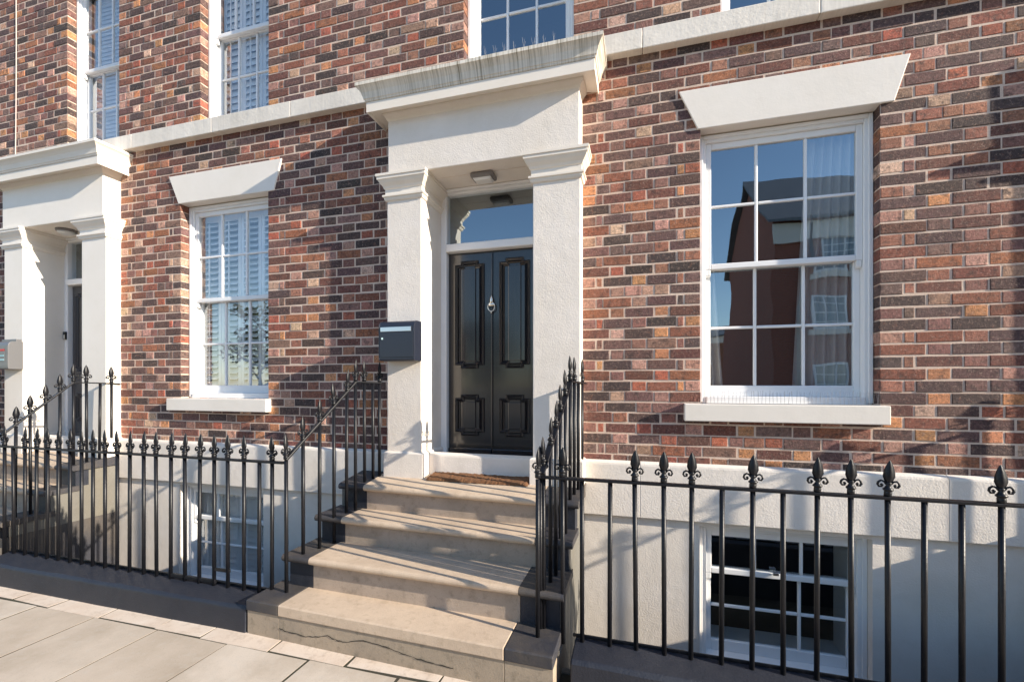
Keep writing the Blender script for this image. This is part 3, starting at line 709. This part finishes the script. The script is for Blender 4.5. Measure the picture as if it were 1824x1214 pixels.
fx = [8, 45, 65, 85, 105, 126, 147, 167, 189, 211, 233, 258.6, 281.6, 307, 332.7, 358, 384.7, 409.4, 438, 488]
def at_rail(x, Y=-1.0): u = (x - CX) / F_PX; z = (DIST + Y) / (math.cos(TH) + u * math.sin(TH)); return z * (-math.sin(TH) + u * math.cos(TH))
left = sorted([(at_rail(x), True) for x in fx] + [(at_rail(25.7), False), (at_rail(465), False), (-5.90, True)])
lr = street_railing(left, -2.55, -1.0, -1.02, .175, 'long black railing with spear tops on the low wall at left')
rail_bar(lr, [(-3.70, -1.012, .205), (-3.21, -1.014, .205)], .02, .028, 'gate_foot_bar')
B(-3.235, -3.07, -1.022, -1.006, .29, .315).build('gate_latch', 'iron', lr, bevel=.003)
rx = [(963, 1), (1003, 1), (1037, 0), (1086, 0), (1133, 1), (1183, 1), (1230, 1), (1284, 0), (1338, 1), (1393, 0), (1452, 1), (1513, 1), (1577, 1), (1640, 0), (1706, 0), (1775, 1)]
right = [(at_rail(x), bool(f)) for x, f in rx] + [(1.82, False), (1.98, True), (2.14, True), (2.30, True), (2.46, True), (2.6, True)]
street_railing(right, 2.75, -1.0, -1.05, .175, 'black railing with several spear tops missing in front of the right basement window')
stair_railing(0, -1, 'black railing climbing the left side of the sandstone steps to the letterbox')
stair_railing(0, 1, 'black railing climbing the right side of the sandstone steps')
stair_railing(-5.3, 1, 'black railing with sloping handrail in front of the grey door at far left')
stair_railing(-5.3, -1, 'black railing on the left side of the far left steps')
stair_railing(5.3, -1, 'black railing beside the steps past the right edge of the picture')
dwarf_wall(-5.72, -2.73, -1.0, -1.01, 'dark grey painted low wall under the left railing')
dwarf_wall(-.40, 2.6, -1.0, -1.06, 'dark grey painted low wall under the right railing')

# ------------------------------------------------------------------ things on and in the houses
louvre(-4.86, -3.74, 1.66, 3.66, .245, 'white louvred shutters behind the ground floor window at left', 4, .066, 50)
louvre(-4.55, -3.73, 4.60, 6.56, .245, 'white louvred shutters in the upper window above the shuttered window', 3, .075, 20)
louvre(-6.62, -5.85, 4.60, 6.56, .245, 'pale blind slats in the upper window above the grey door', 1, .05, 12, 1, 'blind')
louvre(-4.84, -3.76, -.37, .60, .215, 'white louvred shutters inside the basement window behind the left railing', 4, .062, 14)
def curtain(x_top0, x_top1, x_bot0, x_bot1, z0, z1, y, label, folds):
    mb = MB(); nx, nz = folds * 8, 14
    for k in range(nz + 1):
        t_ = k / nz; a = x_bot0 + (x_top0 - x_bot0) * t_; b = x_bot1 + (x_top1 - x_bot1) * t_
        for i in range(nx + 1):
            s = i / nx; mb.v.append((a + (b - a) * s, y + .022 * math.sin(s * folds * 2 * math.pi + .6 * math.sin(t_ * 3)), z0 + (z1 - z0) * t_))
    for k in range(nz):
        for i in range(nx): c = k * (nx + 1) + i; mb.f.append([c, c + 1, c + nx + 2, c + nx + 1])
    o = mb.build('curtain', 'curtain', smooth=True); sm = o.modifiers.new('t', 'SOLIDIFY'); sm.thickness = .002
    tag(o, label, 'curtain', 'curtains in the big window')
curtain(1.24, 1.60, 1.13, 1.58, 1.62, 3.70, .26, 'wide pale sheer curtain at the right of the big window', 6)
curtain(.44, .50, .44, .64, 1.62, 3.70, .26, 'narrow pale sheer curtain at the left of the big window', 3)

def letterbox(x0, x1, z0, z1, label, mat, front):
    y0, y1 = -.285, -.151; root = thing('letterbox', ((x0 + x1) / 2, (y0 + y1) / 2, z0), label, 'letterbox', 'wall letterboxes')
    rr = .055; pts = [(y1, z0), (y1, z1)] + [(y0 + rr - rr * math.sin(a), z1 - rr + rr * math.cos(a)) for a in [math.pi / 2 * k / 6 for k in range(7)]] + [(y0 + .012 - .012 * math.cos(a), z0 + .012 - .012 * math.sin(a)) for a in [math.pi / 2 * k / 3 for k in range(4)]]
    MB().prism(pts, 'x', x0 + .004, x1 - .004).build('body', mat, root, bevel=.004)
    for a, b in ((x0, x0 + .008), (x1 - .008, x1)):
        MB().prism([(p[0] - (.003 if p[0] < y1 else 0), p[1]) for p in pts], 'x', a, b).build('end_cap', mat, root, bevel=.003)
    B(x0 + .012, x1 - .012, y0 - .004, y0 - .0005, z0 + .03, z1 - .10 if front else z1 - .06).build('door_panel', mat, root, bevel=.003)
    if front:
        B(x0 + .02, x1 - .03, y0 - .006, y0 + .004, z1 - .095, z1 - .055).build('slot_flap', 'steel', root, bevel=.002)
        k = MB(); c = (x0 + .04, y0 - .004, z1 - .155); n = 14
        k.tube([(c[0], c[1] + .002, c[2]), (c[0], c[1] - .005, c[2])], .0095, 14).build('lock', 'chrome', root)
    else:
        B(x0 + .05, x1 - .05, y0 - .007, y0 - .0045, z0 + .09, z1 - .12).build('label_plate', 'greybox', root)
        B(x0 + .16, x1 - .06, y0 - .009, y0 - .0072, z1 - .118, z1 - .095).build('red_mark', 'red', root)
        B(x0 + .17, x1 - .065, y0 - .009, y0 - .0072, z0 + .15, z0 + .165).build('teal_mark', 'teal', root)
        B(x0 + .2, x1 - .065, y0 - .009, y0 - .0072, z0 + .10, z0 + .118).build('teal_mark', 'teal', root)
        B(x0 + .05, x1 - .03, -.2, -.152, z1, z1 + .03).build('hood', mat, root, bevel=.004)
    return root
letterbox(-2.224, -1.878, 1.952, 2.30, 'navy letterbox with silver slot on the left pilaster of the black door', 'navybox', True)
letterbox(-7.52, -7.17, 1.93, 2.26, 'grey letterbox with red mark at the far left edge', 'greybox', False)

def porch_light(x, y, z, label, round_=False):
    root = thing('porch_light', (x, y, z), label, 'lamp', 'porch ceiling lights')
    w, d = .105, .075
    if round_:
        MB().lathe([(.10, 0), (.10, -.02), (.09, -.03)][::-1], (x, y, z - .001), 24).build('base', 'bulkframe', root)
        MB().lathe([(.086, -.031), (.075, -.045), (.04, -.06), (.005, -.066)][::-1], (x, y, z), 24).build('diffuser', 'plastic', root, smooth=True)
    else:
        MB().hexa([(x - w, y - d), (x + w, y - d), (x + w, y + d), (x - w, y + d)], z - .045, z - .001).build('base', 'bulkframe', root, bevel=.015)
        q = MB(); q.add([(x - .085, y - .058, z - .046), (x + .085, y - .058, z - .046), (x + .085, y + .058, z - .046), (x - .085, y + .058, z - .046), (x - .07, y - .044, z - .068), (x + .07, y - .044, z - .068), (x + .07, y + .044, z - .068), (x - .07, y + .044, z - .068)],
              [(0, 1, 2, 3), (7, 6, 5, 4), (0, 4, 5, 1), (1, 5, 6, 2), (2, 6, 7, 3), (3, 7, 4, 0)]); q.build('diffuser', 'plastic', root, bevel=.006)
porch_light(-1.365, .04, 3.622, 'square bulkhead light under the porch of the black door')
porch_light(-6.72, .02, 3.622, 'round bulkhead light under the porch of the grey door', True)

mt = MB(); nx, ny = 60, 24
for j in range(ny + 1):
    for i in range(nx + 1):
        e = i in (0, nx) or j in (0, ny)
        mt.v.append((-1.81 + .91 * i / nx + (rnd.uniform(-.006, .006) if e else 0), -.225 + .42 * j / ny + (rnd.uniform(-.006, .006) if e else 0), .922 + .057 * j / ny + (0 if e else .014 + rnd.uniform(0, .008))))
for j in range(ny):
    for i in range(nx): c = j * (nx + 1) + i; mt.f.append([c, c + 1, c + nx + 2, c + nx + 1])
tag(mt.build('doormat', 'coir'), 'brown coir doormat on the top step before the black door', 'doormat')

bell = thing('doorbell', (-7.145, .255, 2.33), 'small silver and black doorbell on the grey door frame', 'doorbell')
B(-7.172, -7.128, .238, .2595, 2.325, 2.425).build('body', 'blackp', bell, bevel=.004); B(-7.167, -7.133, .233, .2375, 2.33, 2.385).build('face', 'steel', bell, bevel=.002)

def spikes(x0, x1, y, z, n, hgt, label):
    root = thing('bird_spike_strip', ((x0 + x1) / 2, y, z), label, 'bird spikes', 'bird spike strips')
    B(x0, x1, y - .012, y + .012, z, z + .004).build('base_strip', 'lead', root)
    mb = MB()
    for i in range(n):
        x = x0 + (x1 - x0) * (i + .5) / n
        for k in (-1, 0, 1): mb.tube([(x, y, z + .003), (x + rnd.uniform(-.01, .01) + k * .004, y + k * .02, z + hgt * rnd.uniform(.85, 1.05))], .0005, 4)
    mb.build('spikes', 'lead', root, kind='stuff')
spikes(.44, 1.60, -.02, 1.598, 46, .10, 'thin wire bird spikes along the sill of the big window')
spikes(-1.50, -.62, -.33, 4.372, 11, .085, 'wire bird spikes on top of the streaked cornice')
cb = MB(); pts = [(-7.60 + .012 * math.sin(z * 1.3), -.006, z) for z in [4.42 + i * .2 for i in range(15)]]
tag(cb.tube(pts, .006, 6).build('wall_cable', 'cable'), 'thin pale cable running down the brick wall at far left', 'cable')
# catch on the basement sash
tag(B(.95, .99, .055, .09, .30, .325).build('sash_catch', 'steel', bevel=.004), 'small metal sash catch on the right basement window', 'catch')

# ------------------------------------------------------------------ across the street (seen in the glass)
def far_building(x0, x1, y0, y1, ze, zr, mat, wins, label, name='opposite_building', gable=True):
    root = thing(name, ((x0 + x1) / 2, (y0 + y1) / 2, GZ), label, 'building', 'buildings across the street')
    w = MB().box(x0, x1, y0, y1, GZ, ze)
    ym = (y0 + y1) / 2
    for xx in (x0 + .001, x1 - .301): w.prism([(y0 + .01, ze), (y1 - .01, ze), (ym, zr - .12)], 'x', xx, xx + .3)
    w.build('wall', mat, root)
    rf = MB()
    for a, b in ((y0 - .35, ym), (y1 + .35, ym)):
        zz = ze - .1; rf.add([(x0 - .25, a, zz), (x1 + .25, a, zz), (x1 + .25, b, zr), (x0 - .25, b, zr), (x0 - .25, a, zz + .12), (x1 + .25, a, zz + .12), (x1 + .25, b, zr + .12), (x0 - .25, b, zr + .12)],
               [(3, 2, 1, 0), (4, 5, 6, 7), (0, 1, 5, 4), (2, 3, 7, 6), (1, 2, 6, 5), (3, 0, 4, 7)])
    rf.build('roof', 'slate', root)
    B(x0 - .02, x1 + .02, y1 + .001, y1 + .12, ze - .75, ze - .12).build('eaves_band', 'cornice_clean', root)
    MB().tube([(x0 + .9, y1 + .08, GZ), (x0 + .9, y1 + .08, ze - .2)], .06, 8).build('downpipe', 'blackp', root)
    for (a, b, c, d) in wins:
        f = MB(); y = y1 + .03
        for q in ((a, a + .07, c, d), (b - .07, b, c, d), (a + .07, b - .07, c, c + .07), (a + .07, b - .07, d - .07, d)): f.box(q[0], q[1], y - .029, y + .03, q[2], q[3])
        for i in (1, 2): xx = a + (b - a) * i / 3; f.box(xx - .018, xx + .018, y - .02, y + .025, c + .07, d - .07)
        for i in (1, 2, 3): zz = c + (d - c) * i / 4; f.box(a + .07, b - .07, y - .02, y + .024, zz - .018, zz + .018)
        wi = f.build('window', 'upvc', root)
        MB().add([(a + .06, y - .012, c + .06), (b - .06, y - .012, c + .06), (b - .06, y - .012, d - .06), (a + .06, y - .012, d - .06)], [(0, 1, 2, 3)]).build('pane', 'farglass', wi)
        B(a - .1, b + .1, y1 + .001, y1 + .1, c - .15, c - .002).build('sill', 'cornice_clean', wi)
    return root
M['farglass'] = simple('far_window_glass', (.10, .16, .20), .08, 0, 0, .8)
wins = [(5.7 + 3.4 * i, 6.75 + 3.4 * i, z, z + hh) for i in range(5) for z, hh in ((1.1, 1.35), (3.55, 1.35), (5.7, 1.1))]
far_building(4.44, 23, -22.4, -14, 7.5, 10.6, 'farbrick', wins, 'red brick building with slate roof reflected in the big window')
wins = [(-9 + 3 * i, -8 + 3 * i, z, z + 1.3) for i in range(8) for z in (1, 3.8)]
far_building(-12, 15, -58, -46, 6.6, 8.4, 'farbrick2', wins, 'orange brick building far off in the reflections')
def tree(x, y, hgt, spread, label, n=2600):
    root = thing('street_tree', (x, y, GZ), label, 'tree', 'trees across the street')
    tk = MB().tube([(x, y, GZ), (x + .05, y, hgt * .25), (x - .05, y + .05, hgt * .5), (x, y, hgt * .85)], .14, 8, True, .03)
    for k in range(7):
        a = k * 2.4; z0 = hgt * (.3 + .07 * k); tk.tube([(x, y, z0), (x + math.cos(a) * spread * .35, y + math.sin(a) * spread * .35, z0 + hgt * .12), (x + math.cos(a) * spread * .7, y + math.sin(a) * spread * .7, z0 + hgt * .2)], .05, 6, True, .012)
    tk.build('trunk', 'bark', root)
    cl = [(rnd.gauss(0, spread * .42), rnd.gauss(0, spread * .42), hgt * rnd.uniform(.38, .95), rnd.uniform(.3, .6) * spread * .6) for _ in range(26)]
    mb = MB()
    for i in range(n):
        c = rnd.choice(cl); d = Vector((rnd.gauss(0, 1), rnd.gauss(0, 1), rnd.gauss(0, .8))).normalized() * c[3] * rnd.random() ** .5
        p = Vector((x + c[0], y + c[1], c[2])) + d; u = Vector((rnd.gauss(0, 1), rnd.gauss(0, 1), rnd.gauss(0, 1))).normalized(); v = u.orthogonal().normalized(); s = rnd.uniform(.07, .13)
        mb.add([p - u * s, p + v * s * .5, p + u * s, p - v * s * .5], [(0, 1, 2, 3)])
    mb.build('crown', 'leaf', root)
tree(-16, -12.3, 5.4, 2.1, 'bushy green tree across the street, reflected in the shuttered window')
tree(-22.5, -12.8, 6.2, 2.4, 'tall green tree further along the far pavement to the left')
tree(-6.5, -14.5, 4.6, 1.8, 'small green tree across the street, reflected in the black door')

scene.render.resolution_x = 1024; scene.render.resolution_y = 681
